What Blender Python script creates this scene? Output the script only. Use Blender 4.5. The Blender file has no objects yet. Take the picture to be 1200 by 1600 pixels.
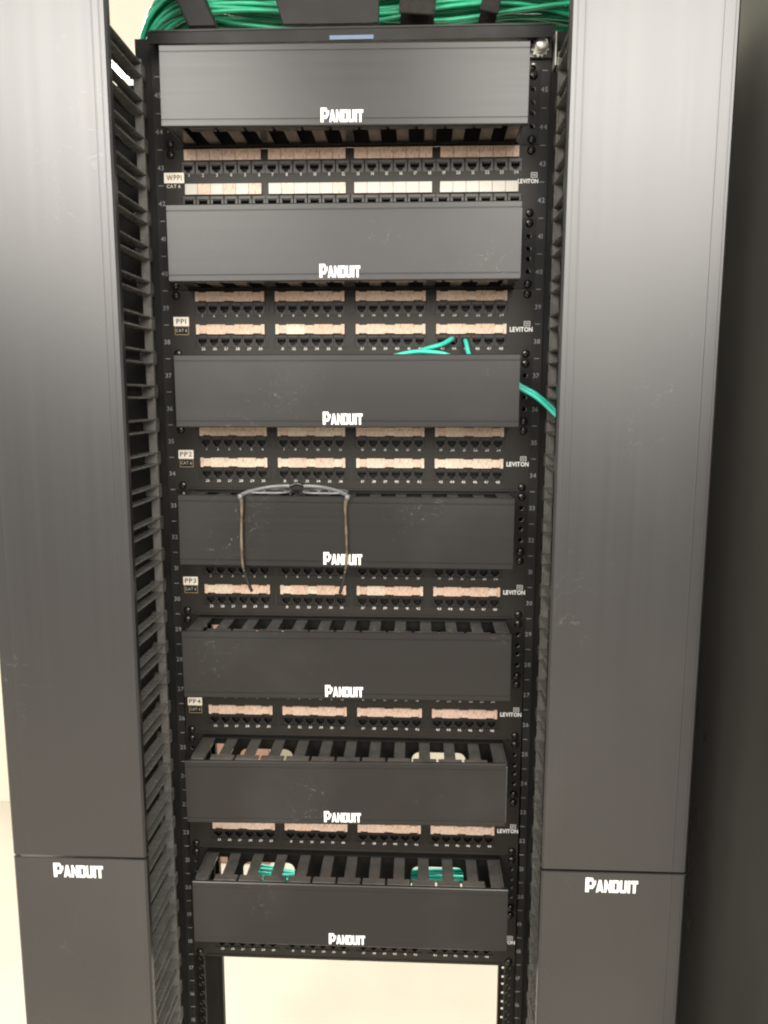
import bpy, bmesh, math, random
from mathutils import Vector, Matrix
from mathutils.geometry import tessellate_polygon
random.seed(7)
SC = bpy.context.scene
COL = SC.collection
S = 0.001                     # everything below is written in millimetres
ZOFF = 1.418                  # metres: the middle of rack unit 30 above the floor
U = 44.45

# ------------------------------------------------------------------ camera
cam = bpy.data.cameras.new('camera'); camo = bpy.data.objects.new('camera', cam); COL.objects.link(camo)
R = ((0.99906171, -0.0425948, -0.00783528), (0.04328297, 0.98830119, 0.14624413), (0.00151438, -0.14644604, 0.9892175))
M = Matrix(((R[0][0], R[0][2], -R[0][1]), (R[1][0], R[1][2], -R[1][1]), (R[2][0], R[2][2], -R[2][1]))).to_4x4()
M.translation = Vector((0.0906311, -1.0499455, 0.2817997 + ZOFF))
camo.matrix_world = M
cam.sensor_fit = 'HORIZONTAL'; cam.sensor_width = 36; cam.lens = 36 * 1207.226 / 1200
cam.clip_start = 0.02; cam.clip_end = 100
SC.camera = camo

# ------------------------------------------------------------------ light
W = bpy.data.worlds.new('World'); SC.world = W; W.use_nodes = True
bg = W.node_tree.nodes['Background']; bg.inputs[0].default_value = (1.0, 0.945, 0.875, 1); bg.inputs[1].default_value = 0.80
SC.view_settings.view_transform = 'Standard'; SC.view_settings.look = 'None'
SC.view_settings.exposure = 0.0; SC.view_settings.gamma = 1.0
SC.cycles.pixel_filter_type = 'BLACKMAN_HARRIS'; SC.cycles.filter_width = 2.1
def area(name, loc, size, power, rot=(0, 0, 0), col=(1.0, 0.955, 0.885)):
    l = bpy.data.lights.new(name, 'AREA'); l.shape = 'RECTANGLE'; l.size, l.size_y = size; l.energy = power; l.color = col
    o = bpy.data.objects.new(name, l); COL.objects.link(o); o.location = loc; o.rotation_euler = [math.radians(a) for a in rot]
    return o
for x, y, sx_, sy_, p in ((-1.15, -2.25, 1.25, 0.8, 58), (0.90, -2.25, 1.45, 0.8, 62), (-2.0, -4.2, 2.9, 0.8, 95), (1.9, -4.2, 3.1, 0.8, 95), (0.0, -6.8, 8.0, 0.8, 150), (0.0, -12.0, 10.0, 0.8, 330)):  # farthest row is an added unseen fill that brightens the shaded label strips
    area('aisle_lamps_and_fill', (x, y, 3.0), (sx_, sy_), p, (38, 0, 0))
area('ceiling_lamp_behind_rack', (-0.3, 0.85, 3.0), (2.6, 0.5), 125)

# ------------------------------------------------------------------ materials
def mat(name, col, rough=0.5, spec=0.5, metal=0.0, var=0.0, vscale=(20, 20, 20), rvar=0.0, bump=0.0, bscale=(300, 300, 300), scuff=None):
    m = bpy.data.materials.new(name); m.use_nodes = True; nt = m.node_tree; N = nt.nodes; L = nt.links
    b = N['Principled BSDF']
    b.inputs['Base Color'].default_value = (*col, 1); b.inputs['Roughness'].default_value = rough
    b.inputs['Metallic'].default_value = metal; b.inputs['Specular IOR Level'].default_value = spec
    if var or rvar or bump or scuff:
        tc = N.new('ShaderNodeTexCoord'); oi = N.new('ShaderNodeObjectInfo')
        def noise(scale, detail=4, dist=0.0):
            mp = N.new('ShaderNodeMapping'); mp.inputs['Scale'].default_value = scale
            L.new(tc.outputs['Object'], mp.inputs['Vector'])
            n = N.new('ShaderNodeTexNoise'); n.noise_dimensions = '4D'; n.inputs['Scale'].default_value = 1
            n.inputs['Detail'].default_value = detail; n.inputs['Distortion'].default_value = dist
            mu = N.new('ShaderNodeMath'); mu.operation = 'MULTIPLY'; mu.inputs[1].default_value = 37
            L.new(oi.outputs['Random'], mu.inputs[0]); L.new(mu.outputs[0], n.inputs['W'])
            L.new(mp.outputs[0], n.inputs['Vector']); return n.outputs['Fac']
        def rng(src, a, c, lo=0.3, hi=0.7):
            r = N.new('ShaderNodeMapRange'); r.inputs[1].default_value = lo; r.inputs[2].default_value = hi
            r.inputs[3].default_value = a; r.inputs[4].default_value = c; L.new(src, r.inputs[0]); return r.outputs[0]
        colsock = None
        if var:
            n = noise(vscale); f = rng(n, 1 - var, 1 + var)
            mx = N.new('ShaderNodeVectorMath'); mx.operation = 'SCALE'; mx.inputs[0].default_value = col
            L.new(f, mx.inputs['Scale']); colsock = mx.outputs[0]
        if scuff:
            n1 = noise((scuff[0],) * 3, 3, 1.5); sub = N.new('ShaderNodeMath'); sub.operation = 'SUBTRACT'; sub.inputs[1].default_value = 0.5
            L.new(n1, sub.inputs[0]); ab = N.new('ShaderNodeMath'); ab.operation = 'ABSOLUTE'; L.new(sub.outputs[0], ab.inputs[0])
            line = rng(ab.outputs[0], 1, 0, 0.0, 0.006)
            msk = rng(noise((scuff[1],) * 3, 3), 0, 1, 0.56, 0.68)
            brk = rng(noise((260, 260, 260), 2), 0, 1, 0.42, 0.6)
            sm = rng(noise((scuff[1] * 0.6,) * 3, 5), 0, 0.035, 0.5, 0.75)
            p = N.new('ShaderNodeMath'); p.operation = 'MULTIPLY'; L.new(line, p.inputs[0]); L.new(msk, p.inputs[1])
            p2 = N.new('ShaderNodeMath'); p2.operation = 'MULTIPLY'; L.new(p.outputs[0], p2.inputs[0]); L.new(brk, p2.inputs[1])
            p3 = N.new('ShaderNodeMath'); p3.operation = 'MULTIPLY_ADD'; p3.inputs[1].default_value = scuff[2]
            L.new(p2.outputs[0], p3.inputs[0]); L.new(sm, p3.inputs[2])
            mc = N.new('ShaderNodeMix'); mc.data_type = 'RGBA'; L.new(p3.outputs[0], mc.inputs[0])
            if colsock: L.new(colsock, mc.inputs[6])
            else: mc.inputs[6].default_value = (*col, 1)
            mc.inputs[7].default_value = (0.33, 0.32, 0.30, 1); colsock = mc.outputs[2]
        if colsock: L.new(colsock, b.inputs['Base Color'])
        if rvar:
            L.new(rng(noise(vscale, 5), rough - rvar, rough + rvar), b.inputs['Roughness'])
        if bump:
            bp = N.new('ShaderNodeBump'); bp.inputs['Strength'].default_value = bump; bp.inputs['Distance'].default_value = 0.0006
            L.new(noise(bscale, 3), bp.inputs['Height']); L.new(bp.outputs[0], b.inputs['Normal'])
    return m
M_cover = mat('cover_plastic', (0.0115, 0.0102, 0.0098), 0.29, 0.36, var=0.05, vscale=(3, 3, 260), rvar=0.015, bump=0.006, bscale=(6, 6, 700), scuff=(22, 9, 0.30))
M_door = mat('door_plastic', (0.0145, 0.0130, 0.0134), 0.33, 0.78, var=0.05, vscale=(130, 3, 1.5), rvar=0.012, bump=0.006, bscale=(420, 6, 4), scuff=(9, 5, 0.16))
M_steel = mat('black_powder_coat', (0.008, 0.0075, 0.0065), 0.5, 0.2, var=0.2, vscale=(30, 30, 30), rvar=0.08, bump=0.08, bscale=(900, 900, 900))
M_rail = mat('rail_paint', (0.013, 0.012, 0.0105), 0.45, 0.25, var=0.2, vscale=(40, 40, 10), rvar=0.08, bump=0.08, bscale=(900, 900, 900))
M_finger = mat('finger_plastic', (0.058, 0.055, 0.050), 0.22, 0.5, var=0.25, vscale=(60, 60, 60), rvar=0.06, bump=0.03, bscale=(900, 900, 900))
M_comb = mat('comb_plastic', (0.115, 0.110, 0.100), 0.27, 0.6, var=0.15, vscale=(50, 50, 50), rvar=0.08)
M_panel = mat('panel_paint', (0.018, 0.0155, 0.0125), 0.48, 0.22, var=0.12, vscale=(12, 12, 12), rvar=0.06, bump=0.1, bscale=(1200, 1200, 1200))
M_jack = mat('jack_plastic', (0.016, 0.014, 0.012), 0.4, 0.25, var=0.15, vscale=(80, 80, 80))
M_jackgrey = mat('jack_plastic_grey', (0.040, 0.037, 0.032), 0.4, 0.3, var=0.15, vscale=(80, 80, 80))
M_hole = mat('socket_dark', (0.004, 0.0038, 0.0035), 0.6, 0.2)
M_screw = mat('screw_black_zinc', (0.05, 0.048, 0.045), 0.25, 0.5, metal=0.9)
M_silver = mat('bare_zinc', (0.80, 0.78, 0.72), 0.35, 0.5, metal=0.6)
M_print = mat('white_print', (0.72, 0.71, 0.68), 0.6, 0.3)
M_numprint = mat('number_print', (0.48, 0.46, 0.42), 0.6, 0.3)
M_railprint = mat('rail_number_print', (0.20, 0.21, 0.22), 0.6, 0.3)
M_ink = mat('dark_ink', (0.09, 0.06, 0.045), 0.7, 0.2)
M_gold = mat('gold_print', (0.28, 0.21, 0.10), 0.5, 0.4)
def paper(name, col):
    m = mat(name, col, 0.55, 0.3, var=0.10, vscale=(90, 90, 90)); nt = m.node_tree; N = nt.nodes; L = nt.links
    b = N['Principled BSDF']; src = b.inputs['Base Color'].links[0].from_socket
    tc = N.new('ShaderNodeTexCoord'); mp = N.new('ShaderNodeMapping'); mp.inputs['Scale'].default_value = (420, 420, 190); mp.inputs['Rotation'].default_value = (0, 0.6, 0)
    L.new(tc.outputs['Object'], mp.inputs[0]); n = N.new('ShaderNodeTexNoise'); n.inputs['Scale'].default_value = 1; n.inputs['Detail'].default_value = 2
    L.new(mp.outputs[0], n.inputs['Vector']); r = N.new('ShaderNodeMapRange'); r.inputs[1].default_value = 0.50; r.inputs[2].default_value = 0.68; r.inputs[4].default_value = 0.62
    L.new(n.outputs['Fac'], r.inputs[0]); mx = N.new('ShaderNodeMix'); mx.data_type = 'RGBA'; L.new(r.outputs[0], mx.inputs[0]); L.new(src, mx.inputs[6])
    mx.inputs[7].default_value = (col[0] * 0.42, col[1] * 0.30, col[2] * 0.25, 1); L.new(mx.outputs[2], b.inputs['Base Color']); return m
M_tan = paper('label_paper_tan', (0.56, 0.40, 0.30))
M_pink = paper('label_paper_pink', (0.57, 0.42, 0.33))
M_cream = paper('label_paper_cream', (0.60, 0.49, 0.38))
M_white = mat('label_paper_white', (0.46, 0.435, 0.38), 0.5, 0.3, var=0.04, vscale=(60, 60, 60))
M_tag = mat('tape_white', (0.84, 0.78, 0.68), 0.5, 0.3, var=0.05, vscale=(60, 60, 60))
M_green = mat('cable_jacket_green', (0.012, 0.29, 0.145), 0.4, 0.5, var=0.2, vscale=(60, 60, 60))
M_teal = mat('cable_jacket_teal', (0.03, 0.46, 0.34), 0.35, 0.5, var=0.08, vscale=(60, 60, 60))
M_strap = mat('strap_fabric', (0.020, 0.018, 0.016), 0.85, 0.2, var=0.3, vscale=(200, 200, 200), bump=0.3)
M_wall = mat('wall_paint', (0.65, 0.61, 0.50), 0.7, 0.3, var=0.03, vscale=(2, 2, 2), bump=0.1, bscale=(150, 150, 150))
M_floor = mat('floor_tile', (0.50, 0.465, 0.39), 0.5, 0.4, var=0.05, vscale=(5, 5, 5), rvar=0.05)
M_board = mat('brown_wood', (0.26, 0.15, 0.105), 0.5, 0.4, var=0.15, vscale=(30, 30, 3))
M_cab = mat('cabinet_paint', (0.055, 0.053, 0.049), 0.30, 0.3, var=0.15, vscale=(6, 6, 2), rvar=0.05, bump=0.05, bscale=(500, 500, 500))
M_tape = mat('blue_tape', (0.07, 0.11, 0.18), 0.3, 0.5)
M_frame = mat('spectacle_frame_grey', (0.14, 0.14, 0.14), 0.24, 0.6)
M_temple = mat('spectacle_temple_tan', (0.105, 0.082, 0.055), 0.25, 0.5, var=0.6, vscale=(60, 60, 60))
M_tip = mat('spectacle_tip_black', (0.012, 0.011, 0.010), 0.25, 0.5)
M_lamp = bpy.data.materials.new('lamp_diffuser'); M_lamp.use_nodes = True
_b = M_lamp.node_tree.nodes['Principled BSDF']; _b.inputs['Emission Color'].default_value = (1, 0.93, 0.84, 1); _b.inputs['Emission Strength'].default_value = 9
M_glass = bpy.data.materials.new('spectacle_lens'); M_glass.use_nodes = True
_b = M_glass.node_tree.nodes['Principled BSDF']; _b.inputs['Transmission Weight'].default_value = 1; _b.inputs['Roughness'].default_value = 0.02; _b.inputs['IOR'].default_value = 1.1

# ------------------------------------------------------------------ mesh helpers
class MB:
    def __init__(s): s.bm = bmesh.new()
    def box(s, x0, x1, y0, y1, z0, z1, bev=0, mi=0):
        t = bmesh.new(); bmesh.ops.create_cube(t, size=1)
        for v in t.verts:
            v.co = Vector((x0 + (v.co.x + .5) * (x1 - x0), y0 + (v.co.y + .5) * (y1 - y0), z0 + (v.co.z + .5) * (z1 - z0)))
        if bev: bmesh.ops.bevel(t, geom=t.edges[:], offset=bev, segments=1, affect='EDGES')
        s.join(t, mi); return s
    def join(s, t, mi=0):
        bmesh.ops.recalc_face_normals(t, faces=t.faces[:])
        off = {}
        for v in t.verts: off[v] = s.bm.verts.new(v.co)
        for f in t.faces:
            try:
                n = s.bm.faces.new([off[v] for v in f.verts]); n.material_index = mi if mi is not None else f.material_index; n.smooth = f.smooth
            except ValueError: pass
        t.free()
    def prism(s, poly, a, b, axis='y', mi=0, bev=0):
        """poly in the plane normal to axis: y->(x,z), x->(y,z), z->(x,y)"""
        t = bmesh.new()
        def P(u, v, w): return (u, w, v) if axis == 'y' else ((w, u, v) if axis == 'x' else (u, v, w))
        A = [t.verts.new(P(u, v, a)) for u, v in poly]; B = [t.verts.new(P(u, v, b)) for u, v in poly]
        t.faces.new(A); t.faces.new(B[::-1]); n = len(poly)
        for i in range(n): t.faces.new((A[i], B[i], B[(i + 1) % n], A[(i + 1) % n]))
        if bev: bmesh.ops.bevel(t, geom=t.edges[:], offset=bev, segments=1, affect='EDGES')
        s.join(t, mi); return s
    def plate(s, outer, holes, y0, y1, mi=0, back=True, mi_in=None):
        """a plate in the xz plane with holes, front at y0, back at y1"""
        t = bmesh.new(); loops = [outer] + holes
        flat = [p for l in loops for p in l]
        tris = tessellate_polygon([[Vector((p[0], p[1], 0)) for p in l] for l in loops])
        A = [t.verts.new((p[0], y0, p[1])) for p in flat]; B = [t.verts.new((p[0], y1, p[1])) for p in flat]
        for i, j, k in tris:
            try: t.faces.new((A[i], A[j], A[k]))
            except ValueError: pass
            if back:
                try: t.faces.new((B[k], B[j], B[i]))
                except ValueError: pass
        o = 0
        for li, l in enumerate(loops):
            n = len(l)
            for i in range(n):
                f = t.faces.new((A[o + i], B[o + i], B[o + (i + 1) % n], A[o + (i + 1) % n]))
                f.material_index = mi_in if (li and mi_in is not None) else mi
            o += n
        for f in t.faces:
            if mi_in is None: f.material_index = mi
        s.join(t, None); return s
    def tube(s, pts, r, n=8, mi=0, flat=1.0, cap=True):
        pts = [Vector(p) for p in pts]; rings = []; t = bmesh.new()
        prev = None
        for i, p in enumerate(pts):
            d = (pts[min(i + 1, len(pts) - 1)] - pts[max(i - 1, 0)]).normalized()
            a = prev if prev else (Vector((0, 0, 1)) if abs(d.z) < .9 else Vector((1, 0, 0)))
            a = (a - d * a.dot(d)).normalized(); prev = a; b = d.cross(a)
            rr = r[i] if isinstance(r, (list, tuple)) else r
            rings.append([t.verts.new(p + (a * math.cos(q) + b * math.sin(q) * flat) * rr) for q in [2 * math.pi * k / n for k in range(n)]])
        for i in range(len(rings) - 1):
            for k in range(n):
                f = t.faces.new((rings[i][k], rings[i][(k + 1) % n], rings[i + 1][(k + 1) % n], rings[i + 1][k])); f.smooth = True
        if cap: t.faces.new(rings[0]); t.faces.new(rings[-1][::-1])
        s.join(t, mi); return s
    def lathe(s, prof, c, n=14, mi=0):
        """profile (r, y) turned about the y axis through (cx, 0, cz)"""
        t = bmesh.new(); rings = []
        for r, y in prof:
            rings.append([t.verts.new((c[0] + r * math.cos(2 * math.pi * k / n), y, c[1] + r * math.sin(2 * math.pi * k / n))) for k in range(n)])
        for i in range(len(rings) - 1):
            for k in range(n):
                f = t.faces.new((rings[i][k], rings[i][(k + 1) % n], rings[i + 1][(k + 1) % n], rings[i + 1][k])); f.smooth = True
        t.faces.new(rings[0]); t.faces.new(rings[-1][::-1]); s.join(t, mi); return s
    def mesh(s, name, mats):
        for v in s.bm.verts: v.co *= S
        me = bpy.data.meshes.new(name); s.bm.to_mesh(me); s.bm.free()
        for m in (mats if isinstance(mats, (list, tuple)) else [mats]): me.materials.append(m)
        return me
    def obj(s, name, mats, parent=None, loc=(0, 0, 0)): return link(name, s.mesh(name, mats), parent, loc)
def link(name, me, parent=None, loc=(0, 0, 0), roty=0.0):
    o = bpy.data.objects.new(name, me); COL.objects.link(o)
    if parent: o.parent = parent
    o.location = [c * S for c in loc]; o.rotation_euler = (0, roty, 0); return o
def tag(o, label, cat, group=None):
    o['label'] = label; o['category'] = cat
    if group: o['group'] = group
    return o
def thing(name, loc_mm, label, cat, group=None):
    o = bpy.data.objects.new(name, None); COL.objects.link(o); o.empty_display_size = 0.05
    o.location = (loc_mm[0] * S, loc_mm[1] * S, loc_mm[2] * S + ZOFF); return tag(o, label, cat, group)
def copy_tree(o, parent=None):
    c = o.copy(); COL.objects.link(c)
    if parent: c.parent = parent
    for ch in [x for x in SC.objects if x.parent == o]: copy_tree(ch, c)
    return c
def circ(cx, cz, r, n=8, a0=None):
    a0 = math.pi / n if a0 is None else a0
    return [(cx + r * math.cos(a0 + 2 * math.pi * k / n), cz + r * math.sin(a0 + 2 * math.pi * k / n)) for k in range(n)]
def rect(x0, x1, z0, z1): return [(x0, z0), (x1, z0), (x1, z1), (x0, z1)]
def rrect(x0, x1, z0, z1, r, n=4):
    p = []
    for cx, cz, a in ((x1 - r, z0 + r, -90), (x1 - r, z1 - r, 0), (x0 + r, z1 - r, 90), (x0 + r, z0 + r, 180)):
        for k in range(n + 1):
            q = math.radians(a + 90 * k / n); p.append((cx + r * math.cos(q), cz + r * math.sin(q)))
    return p
def smooth(pts, n=6):
    P = [Vector(p) for p in pts]; out = []
    for i in range(len(P) - 1):
        p0, p1, p2, p3 = P[max(i - 1, 0)], P[i], P[i + 1], P[min(i + 2, len(P) - 1)]
        for k in range(n):
            t = k / n; out.append(0.5 * ((2 * p1) + (p2 - p0) * t + (2 * p0 - 5 * p1 + 4 * p2 - p3) * t * t + (3 * p1 - p0 - 3 * p2 + p3) * t ** 3))
    out.append(P[-1]); return out

# flat printed lettering from the built-in font, glyphs cached
_gl = {}
def glyph(ch, bold):
    k = (ch, bold)
    if k not in _gl:
        cu = bpy.data.curves.new('glyph', 'FONT'); cu.body = ch; cu.size = 1; cu.offset = bold; cu.resolution_u = 2
        o = bpy.data.objects.new('glyph', cu); COL.objects.link(o)
        dg = bpy.context.evaluated_depsgraph_get(); me = bpy.data.meshes.new_from_object(o.evaluated_get(dg))
        vs = [(v.co.x, v.co.y) for v in me.vertices]; fs = [tuple(p.vertices) for p in me.polygons]
        xs = [v[0] for v in vs] or [0]; _gl[k] = (vs, fs, min(xs), max(xs))
        bpy.data.objects.remove(o); bpy.data.curves.remove(cu); bpy.data.meshes.remove(me)
    return _gl[k]
def write(mb, text, cx, cz, h, y, bold=0.0, gap=0.10, wide=1.0, mi=0, align='c'):
    k = h / 0.72; x = 0; place = []
    for ch in text:
        if ch == ' ': x += 0.3; continue
        g = glyph(ch, bold); place.append((g, x - g[2])); x += g[3] - g[2] + gap
    x -= gap; ox = cx - (x * k * wide / 2 if align == 'c' else 0)
    for g, gx in place:
        vs = [mb.bm.verts.new((ox + (vx + gx) * k * wide, y, cz - h / 2 + vy * k)) for vx, vy in g[0]]
        for f in g[1]:
            try: q = mb.bm.faces.new([vs[i] for i in f]); q.material_index = mi
            except ValueError: pass

# heavy block maker's mark: strokes in a unit cell (x 0..1, z 0..1)
LET = {'P': [[(0, 0), (.34, 0), (.34, 1), (0, 1)], [(.34, .76), (.82, .76), (.66, 1), (.34, 1)], [(.62, .46), (.98, .56), (.98, .84), (.82, .76), (.62, .76)], [(.34, .24), (.7, .24), (.98, .56), (.62, .46), (.34, .46)]],
       'A': [[(0, 0), (.3, 0), (.44, .25), (.62, 1), (.34, 1)], [(.72, 0), (1, 0), (.66, 1), (.62, 1), (.52, .62)], [(.40, .14), (.70, .14), (.62, .36), (.46, .36)]],
       'N': [[(0, 0), (.32, 0), (.32, 1), (0, 1)], [(.68, 0), (1, 0), (1, 1), (.68, 1)], [(.32, .95), (.32, .5), (.68, .05), (.68, .5)]],
       'D': [[(0, 0), (.33, 0), (.33, 1), (0, 1)], [(.33, 0), (.86, 0), (.67, .22), (.33, .22)], [(.33, .78), (.67, .78), (.86, 1), (.33, 1)], [(.67, .22), (.86, 0), (1, .14), (1, .86), (.86, 1), (.67, .78)]],
       'U': [[(0, .12), (.14, 0), (.33, .22), (.33, 1), (0, 1)], [(.67, .22), (.86, 0), (1, .12), (1, 1), (.67, 1)], [(.14, 0), (.86, 0), (.67, .22), (.33, .22)]],
       'I': [[(.1, 0), (.9, 0), (.9, 1), (.1, 1)]],
       'T': [[(.3, 0), (.7, 0), (.7, .74), (.3, .74)], [(0, .74), (1, .74), (1, 1), (0, 1)]]}
def maker_mark(mb, x0, z0, w, h, y):
    """PANDUIT: a tall P and six lower letters"""
    widths = [('P', .205), ('A', .15), ('N', .14), ('D', .14), ('U', .135), ('I', .065), ('T', .135)]
    x = 0; n = 0
    for ch, lw in widths:
        hh = h if ch == 'P' else h * .86
        gap = .006
        for st in LET[ch]:
            n += 1; mb.prism([(x0 + (x + u * (lw - gap)) * w, z0 + v * hh) for u, v in st], y, y + .25 + .003 * n)
        x += lw * (1 / .97)
        if ch == 'P': x -= .012

# ------------------------------------------------------------------ the setting
def setting(o): o['kind'] = 'structure'; return o
mb = MB(); mb.box(-5000, 5000, -5000, 1940, -1500, -1418); setting(mb.obj('floor', M_floor, None, (0, 0, ZOFF / S)))
mb = MB(); mb.box(-5000, 5000, 1944, 2050, -1500, 2600); setting(mb.obj('wall', M_wall, None, (0, 0, ZOFF / S)))

# brown board on the far side, seen through the pass-through holes
t = thing('wooden_board', (-790, 1560, -1414), 'brown wooden board standing on the floor far behind the rack, glimpsed through the cable holes', 'board')
MB().box(-330, 352, 0, 24, 0, 1500, 3).obj('panel', M_board, t)
MB().box(-330, 352, -12, -1, 0, 90, 2).obj('skirting', M_board, t)

# strip lamp seen past the top of the left comb
t = thing('strip_lamp', (-790, 1500, 1312), 'glaring white strip lamp seen between the top fingers of the left manager', 'lamp')
MB().box(-140, 140, 0, 90, 0, 26, 3).obj('housing', mat('lamp_housing', (0.7, 0.68, 0.62), 0.4), t)
MB().box(-134, 134, 5, 85, -12, -1, 3).obj('diffuser', M_lamp, t)

# ------------------------------------------------------------------ rack frame
rack = thing('equipment_rack', (0, 0, -1414), 'black open-frame rack with white unit numbers holding all the patch panels', 'rack')
ZB = 1414                     # part coordinates: z relative to unit 30, shifted by ZB
def uz(n): return (n - 30) * U
eia = lambda n: (uz(n) - 15.875, uz(n), uz(n) + 15.875)
for sx in (-1, 1):
    mb = MB()
    def xx(a, b): return (min(sx * a, sx * b), max(sx * a, sx * b))
    holes = [circ(sx * 232.6, z + ZB, 3.6, 6) for n in range(12, 47) for z in eia(n)]
    mb.plate(rect(*xx(227, 254), 4, 2140), holes, 0, 2.5)
    mb.box(*xx(251.5, 254), 2.6, 75, 4, 2140)
    ri = 226 if sx > 0 else 218
    holes = [rect(234 - 1.8, 234 + 1.8, z + ZB - 2.6, z + ZB + 2.6) for n in range(10, 20) for z in eia(n)] if sx > 0 else []
    mb.plate(rect(*xx(ri, 254), 4, 2140), holes, 75.1, 77.6)
    mb.box(*xx(ri, ri + 2), 67, 75, 4, 2140)
    rail = mb.obj('rail', M_rail, rack)
    mb = MB()
    for n in range(13, 46):
        write(mb, str(n), sx * 247.2, uz(n) + ZB, 6.2, -.25, bold=.012)
        mb.box(sx * 247.2 - 3.2, sx * 247.2 + 3.2, -.3, -.05, uz(n) + U / 2 + ZB - .45, uz(n) + U / 2 + ZB + .45)
    mb.obj('unit_numbers', M_railprint, rail)['kind'] = 'stuff'
    MB().box(*xx(150, 300), -60, 160, 0, 4).obj('foot_plate', M_steel, rack)
# top angle with its lip
mb = MB(); mb.prism([(-250, 729), (-246.5, 715.5), (250.5, 715.5), (253.5, 729)], -30, -27.2, 'y')
mb.box(-250, 253, -27, 62, 726, 729); mb.obj('top_angle', M_steel, rack, (0, 0, ZB))
mb = MB(); mb.box(-246, 250, -31, -28, 729.1, 731); mb.obj('top_angle_edge', M_rail, rack, (0, 0, ZB))
MB().box(-21, 33, -31.2, -30.1, 716.2, 721).obj('blue_tape', M_tape, rack, (0, 0, ZB))
# corner bolts
for x in (241.5,):
    mb = MB(); mb.box(x - 17, x + 13, -5, -.2, 702, 725.8, 1)
    mb.obj('corner_bracket', M_finger, rack, (0, 0, ZB))
    mb = MB(); t8 = []
    for k in range(24):
        a = 2 * math.pi * k / 24; r = 10.2 if k % 2 else 8.2; t8.append((x - 2 + r * 1.12 * math.cos(a), 713.5 + r * 1.12 * math.sin(a)))
    mb.prism(t8, -6.6, -5.1); w = mb.obj('tooth_washer', M_silver, rack, (0, 0, ZB))
    mb = MB(); mb.lathe([(7.6, -6.7), (8.2, -15), (7.6, -19.5), (5.5, -21), (0.6, -21.3)], (x - 2, 713.5))
    mb.obj('bolt_head', M_silver, rack, (0, 0, ZB))
MB().box(257, 258.4, -14, 30, 690, 728).obj('side_plate', M_silver, rack, (0, 0, ZB))
for x in (-262, 262):
    MB().box(x - 8, x + 8, 78, 82, 10, 2140).obj('rear_post', M_steel, rack)

# ------------------------------------------------------------------ screws
def screw_mesh():
    mb = MB(); mb.lathe([(5.2, -.1), (5.4, -1.2), (5.0, -2.6), (3.6, -3.6), (.5, -3.9)], (0, 0), 14)
    for a in (0, 1): mb.box(*((-3.2, 3.2, -4.05, -3.5, -.55, .55) if a else (-.55, .55, -4.1, -3.5, -3.2, 3.2)), mi=1)
    return mb.mesh('screw', [M_screw, M_hole])
SCREW = screw_mesh()

# ------------------------------------------------------------------ horizontal cable managers
FX = [-205 + 34.35 * i for i in range(13)]     # finger centres
def finger_mesh(w, top):
    mb = MB(); d = 1 if top else -1
    zs = sorted((38.5 * d, 41.5 * d)); mb.box(-w / 2, w / 2, -69, -2.6, *zs, bev=.6)
    zs = sorted((41.6 * d, 43.8 * d)); mb.box(-15.8, 15.8, -77.5, -64, *zs, bev=.8)
    zs = sorted((20 * d, 37.4 * d)); mb.box(-13, 13, -77, -74.5, *zs, bev=.6)
    zs = sorted((32 * d, 38.4 * d)); mb.box(-1.2, 1.2, -69, -2.6, *zs)
    return mb.mesh('finger', M_finger)
F_TOP, F_BOT = finger_mesh(15.5, True), finger_mesh(15.5, False)
def ear_holes(sx): return [circ(sx * 232.6, z, 3.5, 6) for z in (-22.2, -6.4, 6.4, 22.2)]
mb = MB()
PLATES = []
for holes in ([], [rrect(86, 163, -23, 23, 11), rrect(-163, -86, -23, 23, 11), rect(-206, -186, -30, 30)]):
  mb = MB(); holes = holes + ear_holes(1) + ear_holes(-1)
  mb.plate(rect(-241.3, 241.3, -44.2, 44.2), holes, -2.5, -.2)
  mb.box(-215, 215, -12, -2.6, 42.2, 43.8); mb.box(-215, 215, -12, -2.6, -43.8, -42.2)
  PLATES.append(mb.mesh('back_plate', M_steel))
def end_mesh(sx):
    mb = MB(); a, b = sorted((sx * 211.5, sx * 214)); mb.prism([(-76, -40), (-76, 40), (-64, 43), (-2.6, 43.5), (-2.6, -43.5), (-64, -43)], a, b, 'x', bev=.5)
    a, b = sorted((sx * 196, sx * 211.4)); mb.box(a, b, -76, -2.6, 38.5, 42.5, bev=.5); mb.box(a, b, -76, -2.6, -41.5, -38.5, bev=.5); mb.box(a, b, -77, -76.1, 22, 41, bev=.3)
    return mb.mesh('end_plate', M_finger)
ENDL, ENDR = end_mesh(-1), end_mesh(1)
def cover_mesh():
    h = 45.3; w = 215
    p = [(0, -h + 1.2), (0, -h + 7), (.5, -h + 7.4), (.5, -h + 8.2), (0, -h + 8.6), (0, h - 8.6), (.5, h - 8.2), (.5, h - 7.4), (0, h - 7), (0, h - 1.2),
         (1.0, h), (4.6, h), (4.6, h - 2), (3, h - 2.4), (3, -h + 2.4), (4.6, -h + 2), (4.6, -h), (1.0, -h)]
    mb = MB(); mb.prism(p, -w, w, 'x')
    return mb.mesh('cover', M_cover)
COVER = cover_mesh()
mb = MB(); maker_mark(mb, -27, -41.6, 51, 16, -.27); LOGO = mb.mesh('maker_mark', M_print)
ordinals = ['topmost', 'second', 'third', 'fourth', 'fifth', 'sixth', 'lowest']
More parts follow.
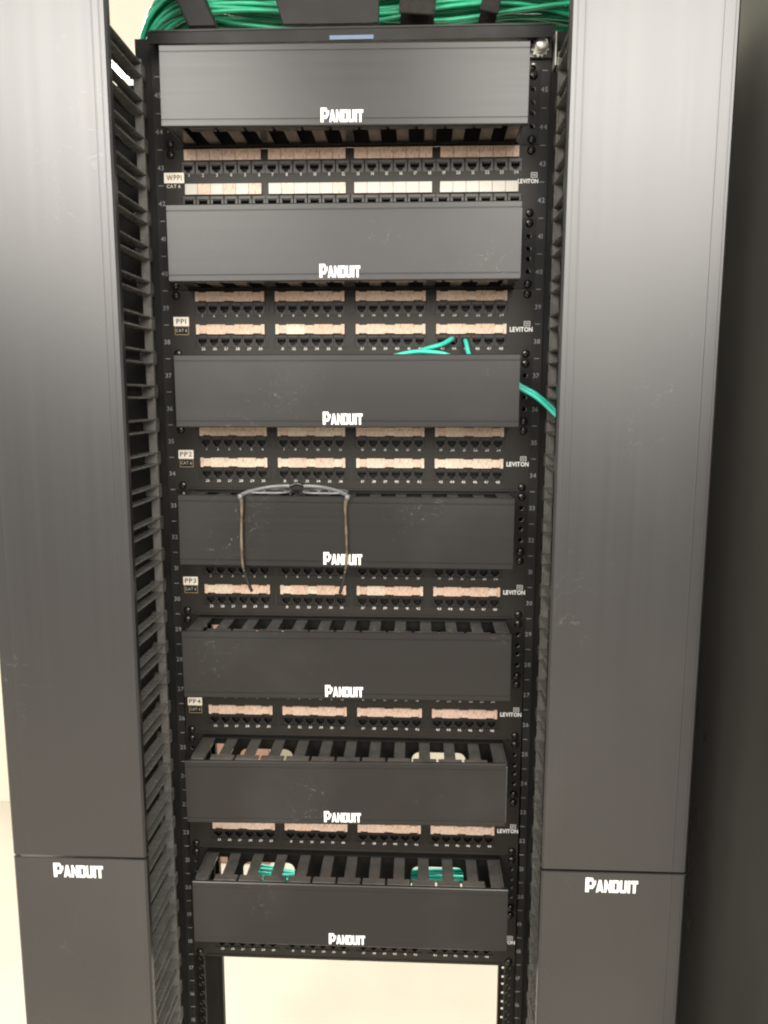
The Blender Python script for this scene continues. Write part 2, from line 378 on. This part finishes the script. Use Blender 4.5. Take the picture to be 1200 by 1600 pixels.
CV = [(-0.3, 1.1, -.0058, 434.2, 91.0, 0.5), (-1.7, 1.3, .0027, 428.1, 91.0, -.8), (1.1, .8, .0021, 428.4, 89.9, -1), (-1, .6, -.0045, 427.8, 91.9, -.3), (-1.4, .2, .0048, 430.3, 90.8, 0), (-3.9, -.2, .0122, 429.8, 89.1, -.5), (1.6, -2.8, .0007, 433, 92.2, -.5)]
mlabels = ['topmost black cable manager, cover dark with no gap under the rack top lip',
           'black cable manager with its cover just under the white label strips',
           'black cable manager with teal patch cables rising over its cover',
           'black cable manager with the spectacles hung over its cover',
           'black cable manager with scuffed brownish cover just under the PP3 panel',
           'black cable manager showing bright white holes behind its fingers',
           'lowest black cable manager with teal cables showing in its white holes']
man = []
m0 = None
for i in range(7):
    zc = 644.5 - 177.8 * i
    if i == 0:
        m = thing('cable_manager', (0, 0, zc), mlabels[0], 'cable manager', 'horizontal cable managers in the rack')
        link('back_plate', PLATES[0], m); link('end_plate', ENDL, m); link('end_plate', ENDR, m)
        for x in FX[1:-1]:
            xx_ = x - .5
            if abs(xx_) < 214 and xx_ > -212: link('finger', F_TOP, m, (xx_, 0, 0)); link('finger', F_BOT, m, (xx_, 0, 0))
        for x in (-232.6, 232.6):
            for z in (-38.1, 38.1): link('screw', SCREW, m, (x, -2.6, z))
        cv = link('cover', COVER, m); link('maker_mark', LOGO, cv)
        m0 = m
    else:
        m = copy_tree(m0); m['label'] = mlabels[i]; m.location = (0, 0, zc * S + ZOFF)
    if i > 3: [c for c in SC.objects if c.parent == m and c.name.startswith('back_plate')][0].data = PLATES[1]
    cv = [c for c in SC.objects if c.parent == m and c.name.startswith('cover')][0]
    c = CV[i]; cv.location = (c[0] * S, -.0822, c[1] * S); cv.rotation_euler = (0, -c[2], 0); cv.scale = (c[3] / 430, 1, c[4] / 90.6)
    lg = [o for o in SC.objects if o.parent == cv][0]; lg.location = (c[5] * 2 * S, 0, 0)
    man.append(m)

# ------------------------------------------------------------------ patch panels
def port_mesh(w, m, zt=-13.2, zb=-28.2, ht=-18.2, hb=-27):
    """bezel with an RJ45-shaped cavity"""
    out = rect(-w / 2, w / 2, zb, zt)
    hole = [(-5.6, ht), (-5.6, hb + 3.6), (-3.2, hb + 2.6), (-3.2, hb + 1.2), (-1.7, hb + .9), (-1.7, hb), (1.7, hb), (1.7, hb + .9), (3.2, hb + 1.2), (3.2, hb + 2.6), (5.6, hb + 3.6), (5.6, ht)]
    mb = MB(); mb.plate(out, [hole], -1.2, 6, back=False, mi_in=1)
    mb.box(-6, 6, 6, 6.4, hb - .5, ht + .5, mi=1)
    mb.box(-w / 2 + .8, w / 2 - .8, -2.1, -1.25, ht + .6, zt - .7, bev=.3)
    mb.box(-4.2, 4.2, -.8, 4, ht - 1.6, ht - .2, mi=1)
    return mb.mesh('port', [m, M_hole])
def strip_mesh(w, kinds, tabs=True, seed=0):
    """label strip: wavy outline of wide and narrow cells, one paper per cell"""
    rnd = random.Random(seed); mb = MB(); n = 6
    xs = [0, .045, .16, .42, .56, .83, .95, 1.0] if tabs else [i / 6 for i in range(7)]
    half = [6.4, 5.2, 6.3, 5.2, 6.3, 5.2, 6.4] if tabs else [6.6] * 6
    for k in range(len(half)):
        a, b = xs[k] * w - w / 2, xs[k + 1] * w - w / 2; h = half[k]; z = -5.7 if not tabs else -6.2
        y = -4.6 - .06 * rnd.random() - (.25 if h > 6 else 0)
        mi = rnd.choice(kinds)
        e = .02 if tabs else .28
        mb.prism([(a + e, z - h), (b - e, z - h), (b - e, z + h), (a + e, z + h)], y, -.6, 'y', mi=mi)
    return mb
PM = [M_tan, M_pink, M_cream, M_white]
GX = [-160.1, -53.3, 53.8, 160.2]              # group centres
P_STD = port_mesh(15.0, M_jack); P_WIDE = port_mesh(17.2, M_jackgrey)
def build_panel(i, zc, label, wide=False, tagtext=None, kinds_r1=(0, 1), kinds_r2=(0, 1), logo=True):
    p = thing('patch_bay', (0, 0, zc), label, 'patch panel', 'black patch panels in the rack')
    GXi = [-164.5, -54.8, 56.6, 167] if wide else GX
    gw = 110.6 if wide else 93; pw = 18.45 if wide else 15.45
    holes = []
    for rz in (42.5, 0):
        for gx in GXi: holes.append(rect(gx - gw / 2, gx + gw / 2, rz - 28.4, rz - 13))
    mb = MB(); mb.plate(rect(-241.3, 241.3, -44.2, 44.2), holes, -1.6, -.2)
    # pressed ribs round each group and folded top and bottom edges
    mb.box(-222, 222, -3.4, -1.7, -44.2, -41.2, bev=.4)
    mb.obj('face_plate', M_panel, p)
    MB().box(-226, 226, 8, 9, -47, 47).obj('back_board', M_hole, p)
    for r, rz in enumerate((42.5, 0)):
        for g, gx in enumerate(GXi):
            sw = 100.5 if wide else 92
            kinds = (kinds_r1 if r == 0 else kinds_r2)
            if isinstance(kinds[0], tuple): kinds = kinds[g]
            smb = strip_mesh(sw, kinds, not wide, i * 50 + r * 10 + g)
            if not wide: smb.box(-sw / 2 - 3.5, sw / 2 + 3.5, -2.5, -1.65, -29.6, -28.6); smb.box(-sw / 2 - 4.6, -sw / 2 - 3.4, -2.6, -1.65, -29.6, -11, mi=4); smb.box(sw / 2 + 3.4, sw / 2 + 4.6, -2.6, -1.65, -29.6, -11, mi=4)
            for f in smb.bm.faces:
                if f.calc_center_median().z < -14: f.material_index = 4
            smb.obj('label_strip', PM + [M_jack], p, (gx, 0, rz))
            for k in range(6):
                link('port', P_WIDE if wide else P_STD, p, (gx + (k - 2.5) * pw, 0, rz))
    nb = MB()
    for r, rz in enumerate((12.3, -31.2)):
        for g, gx in enumerate(GXi):
            for k in range(6):
                write(nb, str(r * 24 + g * 6 + k + 1), gx + (k - 2.5) * pw + 1, rz, 3.9, -1.85 if not (r and False) else -3.5, bold=.02, gap=.06)
    nb.obj('port_numbers', M_numprint, p)['kind'] = 'stuff'
    if logo:
        lb = MB(); ox_, oz_ = (5, 8.3) if wide else (1.3, .6)
        write(lb, 'LEVITON', 224.5 + ox_, -7.3 + oz_, 5.2 if wide else 6.0, -1.9, bold=.03, gap=.05, wide=.85)
        for a in ((228, 236, -3.1, -2.5), (228, 236, 2.4, 3.0), (228, 228.6, -2.5, 2.4), (235.4, 236, -2.5, 2.4), (229.5, 234.5, -.8, -.3), (229.5, 234.5, .5, 1)):
            lb.box(a[0] + ox_, a[1] + ox_, -1.95, -1.7, a[2] + oz_, a[3] + oz_)
        lb.obj('maker_mark', M_print, p)
    if tagtext:
        x0, x1 = (-242.5, -216.2) if wide else (-237, -216.3)
        z0, z1 = (2.8, 15.6) if wide else (-1.6, 10.2)
        tg = MB().box(x0, x1, -2.1, -1.65, z0, z1).obj('name_tape', M_tag, p)
        tb = MB(); write(tb, tagtext, (x0 + x1) / 2, (z0 + z1) / 2 + .4, (z1 - z0) * .55, -2.25, bold=.015, gap=.12, wide=1.15 if not wide else .82); tb.obj('tape_text', M_ink, tg)
        mb = MB()
        if not wide:
            mb.box(x0 + 1.4, x1 - .6, -1.95, -1.65, -13.2, -2.2, mi=0); mb.box(x0 + 2.2, x1 - 1.4, -2.05, -1.96, -12.3, -2.9, mi=1)
            write(mb, 'CAT 6', (x0 + x1) / 2, -7.2, 4.2, -2.2, bold=.0, gap=.1, wide=.9, mi=2)
        else: write(mb, 'CAT 6', x0 + 12, -1.0, 4.2, -1.9, bold=.03, gap=.1, mi=2)
        mb.obj('category_mark', [M_gold, M_hole, M_numprint], p)
    for x in (-232.6, 232.6):
        for z in (-38.1, 38.1): link('screw', SCREW, p, (x, -1.7, z))
    return p
build_panel(0, 555.6, 'topmost black patch panel, its lower row of label strips white', True, 'WPP1', (0, 1), ((1, 3), (2, 2, 3), (3,), (3,)))
build_panel(1, 377.8, 'black patch panel tagged PP1 with tan label strips and two teal cables plugged in', False, 'PP1', (0, 1, 1), (0, 0, 2))
build_panel(2, 200.0, 'black patch panel tagged PP2 with pale cream label strips, above the spectacles', False, 'PP2', (2, 2, 1), (2, 2, 2, 1))
build_panel(3, 22.2, 'black patch panel tagged PP3 crossed by the tips of the hanging spectacles', False, 'PP3', (0, 1), (0, 0, 2))
build_panel(4, -155.6, 'black patch panel tagged PP4 with one row of tan strips showing, below the scuffed cover', False, 'PP4', (0, 1), (1, 0, 1))
build_panel(5, -333.4, 'black patch panel without a tag, its tan strips half tucked under the sixth cover', False, None, (0, 1), (1, 1, 0))
build_panel(6, -511.2, 'lowest black patch panel with only its bottom row of sockets showing above the bare opening', False, None, (0, 1), (1, 0))

# ------------------------------------------------------------------ vertical cable managers
def comb_finger(sx):
    """channel-shaped finger: web with an upper and a lower flange; sx = -1 left manager (flanges towards +x)"""
    f = -sx; mb = MB()
    def bx(a, b, *r, **k): mb.box(min(f * a, f * b), max(f * a, f * b), *r, **k)
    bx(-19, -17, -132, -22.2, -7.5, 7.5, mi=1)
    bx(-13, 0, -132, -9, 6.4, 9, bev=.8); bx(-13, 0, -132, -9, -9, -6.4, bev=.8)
    bx(-19, 1, -140, -132.1, -16, 16, bev=1.5)
    bx(-19, 0, -24, -9.1, -6.1, 6.1)
    return mb.mesh('finger', [M_comb, M_steel])  # one plastic in two tones: recess shade and edge glints put into colour
def vertical_manager(sx, x0, x1, label, logo_x):
    v = thing('vertical_cable_manager', (sx * 338, 0, -1414), label, 'cable manager', 'vertical cable managers beside the rack')
    ox = -sx * 338
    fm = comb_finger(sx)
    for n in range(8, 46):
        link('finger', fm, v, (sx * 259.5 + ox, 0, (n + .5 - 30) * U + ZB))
    fb = fm.copy()
    mb = MB(); a, b = sorted((sx * 262, sx * 271)); mb.box(a, b, -22, -9, 20, 2116, bev=1); a, b = sorted((sx * 259.8, sx * 262)); mb.box(a, b, -22, -19, 20, 2116)
    mb.obj('comb_spine', M_comb, v, (ox, 0, 0))
    a, b = sorted((sx * 275, sx * 428)); MB().box(a, b, 18, 21, 10, 2100).obj('back_panel', M_rail, v, (ox, 0, 0))
    a, b = sorted((sx * 425, sx * 428)); MB().box(a, b, -30, 420, 10, 2180).obj('side_panel', M_steel, v, (ox, 0, 0))
    a, b = sorted((sx * (254.2 if sx > 0 else 255.4), sx * 276)); MB().box(a, b, 4, 40, 10, 2150).obj('filler_strip', M_steel, v, (ox, 0, 0))
    # hinged doors: profile in (x, y) extruded upwards
    def door(z0, z1, lead):
        w0, w1 = x0, x1
        p = [(w0, -144), (w0, -152.5), (w0 + 2.5, -155), (w0 + 7, -155), (w0 + 7.5, -155.1), (w0 + 8.1, -155.1), (w0 + 8.6, -155), (w0 + 15, -155), (w0 + 15.6, -155.1), (w0 + 16.4, -155.1), (w0 + 17, -155), (w1 - 19, -155), (w1 - 18.4, -155.1), (w1 - 17.6, -155.1), (w1 - 17, -155), (w1 - 6.8, -155), (w1 - 6.3, -155.1), (w1 - 5.7, -155.1), (w1 - 5.2, -155), (w1 - 2.5, -155), (w1, -152.5), (w1, -144), (w1 - 4, -144), (w1 - 4, -150.5), (w0 + 4, -150.5), (w0 + 4, -144)]
        if sx < 0: p = [(w0 + w1 - q[0], q[1]) for q in p][::-1]
        mb = MB(); mb.prism(p, z0, z1, 'z'); mb.box(w0 + .6, w1 - .6, -154.4, -144.6, z1 + .02, z1 + .8)
        return mb.obj('door', M_door, v, (ox, 0, ZB))
    door(-298.3, 900, 0); d = door(-1390, -302.6, 0)
    mb = MB(); maker_mark(mb, logo_x, -328.3, 66, 19.5, -155.27); o = mb.obj('maker_mark', M_print, v, (ox, 0, ZB)); 
    o.parent = d; o.location = (0, 0, 0)
    for z in (30,):
        a, b = sorted((sx * 262, sx * 424)); MB().box(a, b, -129, 16, z, z + 4).obj('shelf_plate', M_steel, v, (ox, 0, 0))
    return v
vertical_manager(-1, -424, -251, 'tall black vertical cable manager with comb fingers left of the rack', -371.8)
vertical_manager(1, 249.5, 427, 'tall black vertical cable manager with comb fingers right of the rack', 304.1)

# neighbouring cabinet, its glossy side turned to the gap
t = thing('cabinet', (480, 100, -1414), 'dark glossy cabinet side at the right edge, beyond the right-hand cable manager', 'cabinet')
MB().box(4, 600, -380, 600, 30, 2200, bev=4).obj('body', M_cab, t)
MB().box(0, 3.9, -40, -8, 60, 2160, bev=1).obj('side_post', M_cab, t)
MB().box(10, 590, -370, 590, 0, 29).obj('plinth', M_steel, t)

# ------------------------------------------------------------------ spectacles hung on the fourth cover
sp = thing('eyeglasses', (-65, -88, 160), 'grey and tan spectacles hung over the fourth cover with their temples dangling', 'eyeglasses')
mb = MB()
for s in (-1, 1):
    c = [(s * 68, 0, -4), (s * 66, 4, 0), (s * 52, 15, 4), (s * 34, 24, 7), (s * 18, 27, 8), (s * 9, 27, 8)]
    mb.tube(smooth(c, 5), [3.0] * 26, 8, flat=.75)
    rim = [(s * (37 + 29 * math.cos(a)), 27 + 18 * math.sin(a) + (8 if math.sin(a) < 0 else 0) * abs(math.cos(a)) * -.6, 1.5 - .02 * 0) for a in [2 * math.pi * k / 20 for k in range(21)]]
    mb.tube(rim, 1.4, 6, cap=False)
mb.obj('frame', M_frame, sp)
mb = MB(); mb.tube(smooth([(-10, 27, 8), (-5, 29, 10), (0, 30, 11), (5, 29, 10), (10, 27, 8)], 4), 2.6, 8); mb.tube([(-5, 22, 1), (-8, 14, -2)], 2.2, 6); mb.tube([(5, 22, 1), (8, 14, -2)], 2.2, 6); mb.obj('bridge', M_tip, sp)
for s in (-1, 1):
    mb = MB(); n = 20
    mb.prism([(s * 37 + 27.5 * math.cos(2 * math.pi * k / n), 28 + 15 * math.sin(2 * math.pi * k / n)) for k in range(n)], .8, 2.0, 'z'); mb.obj('lens', M_glass, sp)
def temple(pts, nt):
    P = smooth([(x + 65, y + 88, z - 160) for x, y, z in pts], 6); n = len(P)
    o = MB().tube(P[:nt], [3.6 - 1.9 * min(1, k / 8) for k in range(nt)], 8, flat=.8).obj('temple', M_temple, sp)
    MB().tube(P[nt - 1:], [1.8 + .6 * math.sin(math.pi * k / (n - nt + 1)) for k in range(n - nt + 1)], 8).obj('temple_tip', M_tip, o)
    mb = MB(); mb.tube([(P[0].x, P[0].y - 1, P[0].z + 3), (P[0].x, P[0].y - 1, P[0].z - 3)], 3.4, 8); mb.obj('hinge', M_frame, o)
temple([(-132.8, -88, 158), (-131.5, -88, 146), (-132.6, -88, 120), (-133, -88, 95), (-132.2, -88, 70), (-128.5, -85, 52), (-122.5, -82, 33)], 27)
temple([(3.0, -88, 158), (.2, -88, 146), (1.0, -88, 120), (1.8, -88, 95), (1.4, -88, 75), (-2.5, -86, 52), (-7.8, -83, 32)], 28)

# ------------------------------------------------------------------ teal patch cables
def cable(name, pts, label, plug=None, r=2.9):
    c = thing(name, pts[0], label, 'cable'); o = Vector(pts[0])
    MB().tube(smooth([Vector(p) - o for p in pts], 8), r, 10).obj('jacket', M_teal, c)
    if plug:
        mb = MB(); mb.box(-5.5, 5.5, 4, 12, -5, 3, bev=.8); mb.tube([(0, 4, -1), (0, -6, -1)], [4.3, 3.3], 10); mb.obj('plug', M_jack, c)
    return c
cable('patch_cable', [(135.5, -4, 358.5), (133, -14, 357), (121, -24, 350), (104, -30, 345), (90, -38, 339), (80, -50, 329), (60, -55, 318)], 'teal patch cable leaning left from its socket towards the third cover', True, 3.2)
cable('patch_cable', [(152.5, -4, 356), (152.5, -12, 355), (154, -18, 348), (156, -22, 339), (160, -32, 325), (175, -48, 312), (205, -58, 302), (222, -60, 292), (240, -62, 282), (262, -66, 262), (285, -75, 235), (300, -80, 190)], 'teal patch cable dropping straight behind the third cover and leaving it at the right', True, 2.9)
cable('patch_cable', [(20, -62, 322), (75, -62, 337), (105, -60, 338.5), (130, -58, 334), (160, -56, 318), (205, -56, 306), (222, -56, 296), (240, -58, 286), (262, -61, 267), (285, -70, 240), (300, -76, 195)], 'teal patch cable lying low along the top of the third cover', None, 2.7)

# ------------------------------------------------------------------ green bundles
def bundle(name, label, n, base, spread, ends, drop=None, material=None):
    material = material or M_green
    b = thing(name, (0, 0, base[0][2]), label, 'cable bundle', None); oz = base[0][2]
    rnd = random.Random(n)
    for k in range(n):
        dy, dz = rnd.uniform(-spread[0], spread[0]), rnd.uniform(-spread[1], spread[1]); ph = rnd.uniform(0, 6.28); am = rnd.uniform(2, 9)
        P = [(p[0], p[1] + dy + am * math.sin(ph + j * 1.1), p[2] - oz + dz + am * .8 * math.cos(ph + j * 1.3)) for j, p in enumerate(base)]
        MB().tube(smooth(P, 4), 3.1, 6).obj('cable', material, b)
    return b
bundle('cable_bundle', 'thick bundle of bright green cables lying above the rack top', 70, [(-300, 120, 705), (-272, 100, 768), (-225, 100, 800), (-150, 100, 800), (-60, 100, 796), (40, 100, 798), (130, 100, 803), (220, 100, 806), (300, 100, 800), (400, 110, 790)], (55, 26), None)
bundle('cable_bundle', 'green cables strung behind the holes of the lowest cable manager', 8, [(-150, 45, -446), (-115, 45, -447), (-60, 45, -449), (0, 45, -446), (80, 45, -443), (165, 45, -441), (215, 45, -440)], (12, 9), None, material=M_teal)

# overhead brackets and straps that cross the green bundle
ld = thing('cable_ladder', (0, 60, 750), 'black overhead cable ladder with broad plates crossing in front of the green cables', 'cable ladder')
mb = MB(); mb.prism([(-205, -2), (-168, -2), (-222, 120), (-262, 120)], -58, -20, 'y', bev=2); mb.obj('stringer', M_steel, ld)
mb = MB(); mb.prism([(-84, -2), (38, -2), (40, 90), (-110, 90)], -60, -54, 'y', bev=1); mb.prism([(-50, -4), (30, -4), (30, -2.2), (-50, -2.2)], -66, -54, 'y'); mb.obj('mounting_plate', M_steel, ld)
MB().box(-400, 500, 60, 100, 150, 190, 2).obj('side_rail', M_steel, ld)
def strap(x, w, label, tilt):
    s = thing('cable_strap', (x, 100, 800), label, 'cable strap', None); mb = MB()
    for k in range(24):
        a0, a1 = 2 * math.pi * k / 24, 2 * math.pi * (k + 1) / 24
        q = lambda a, r: ((75 + r) * math.cos(a), (44 + r) * math.sin(a))
        A, B, C_, D = q(a0, 0), q(a1, 0), q(a1, 2.5), q(a0, 2.5)
        mb.prism([(B[0], B[1]), (A[0], A[1]), (D[0], D[1]), (C_[0], C_[1])], -w / 2, w / 2, 'x')
    o = mb.obj('band', M_strap, s); o.rotation_euler = (0, math.radians(tilt), 0)
    mb = MB(); mb.box(-w / 2 - 1, w / 2 + 1, -82, -78, -34, -6, bev=1); o = mb.obj('tail', M_strap, s); o.rotation_euler = (0, math.radians(tilt), 0)
strap(88, 44, 'wide black strap wrapped round the green cables, right of the broad plate', 4)
strap(185, 22, 'narrow black strap wrapped round the green cables near the right end', 14)
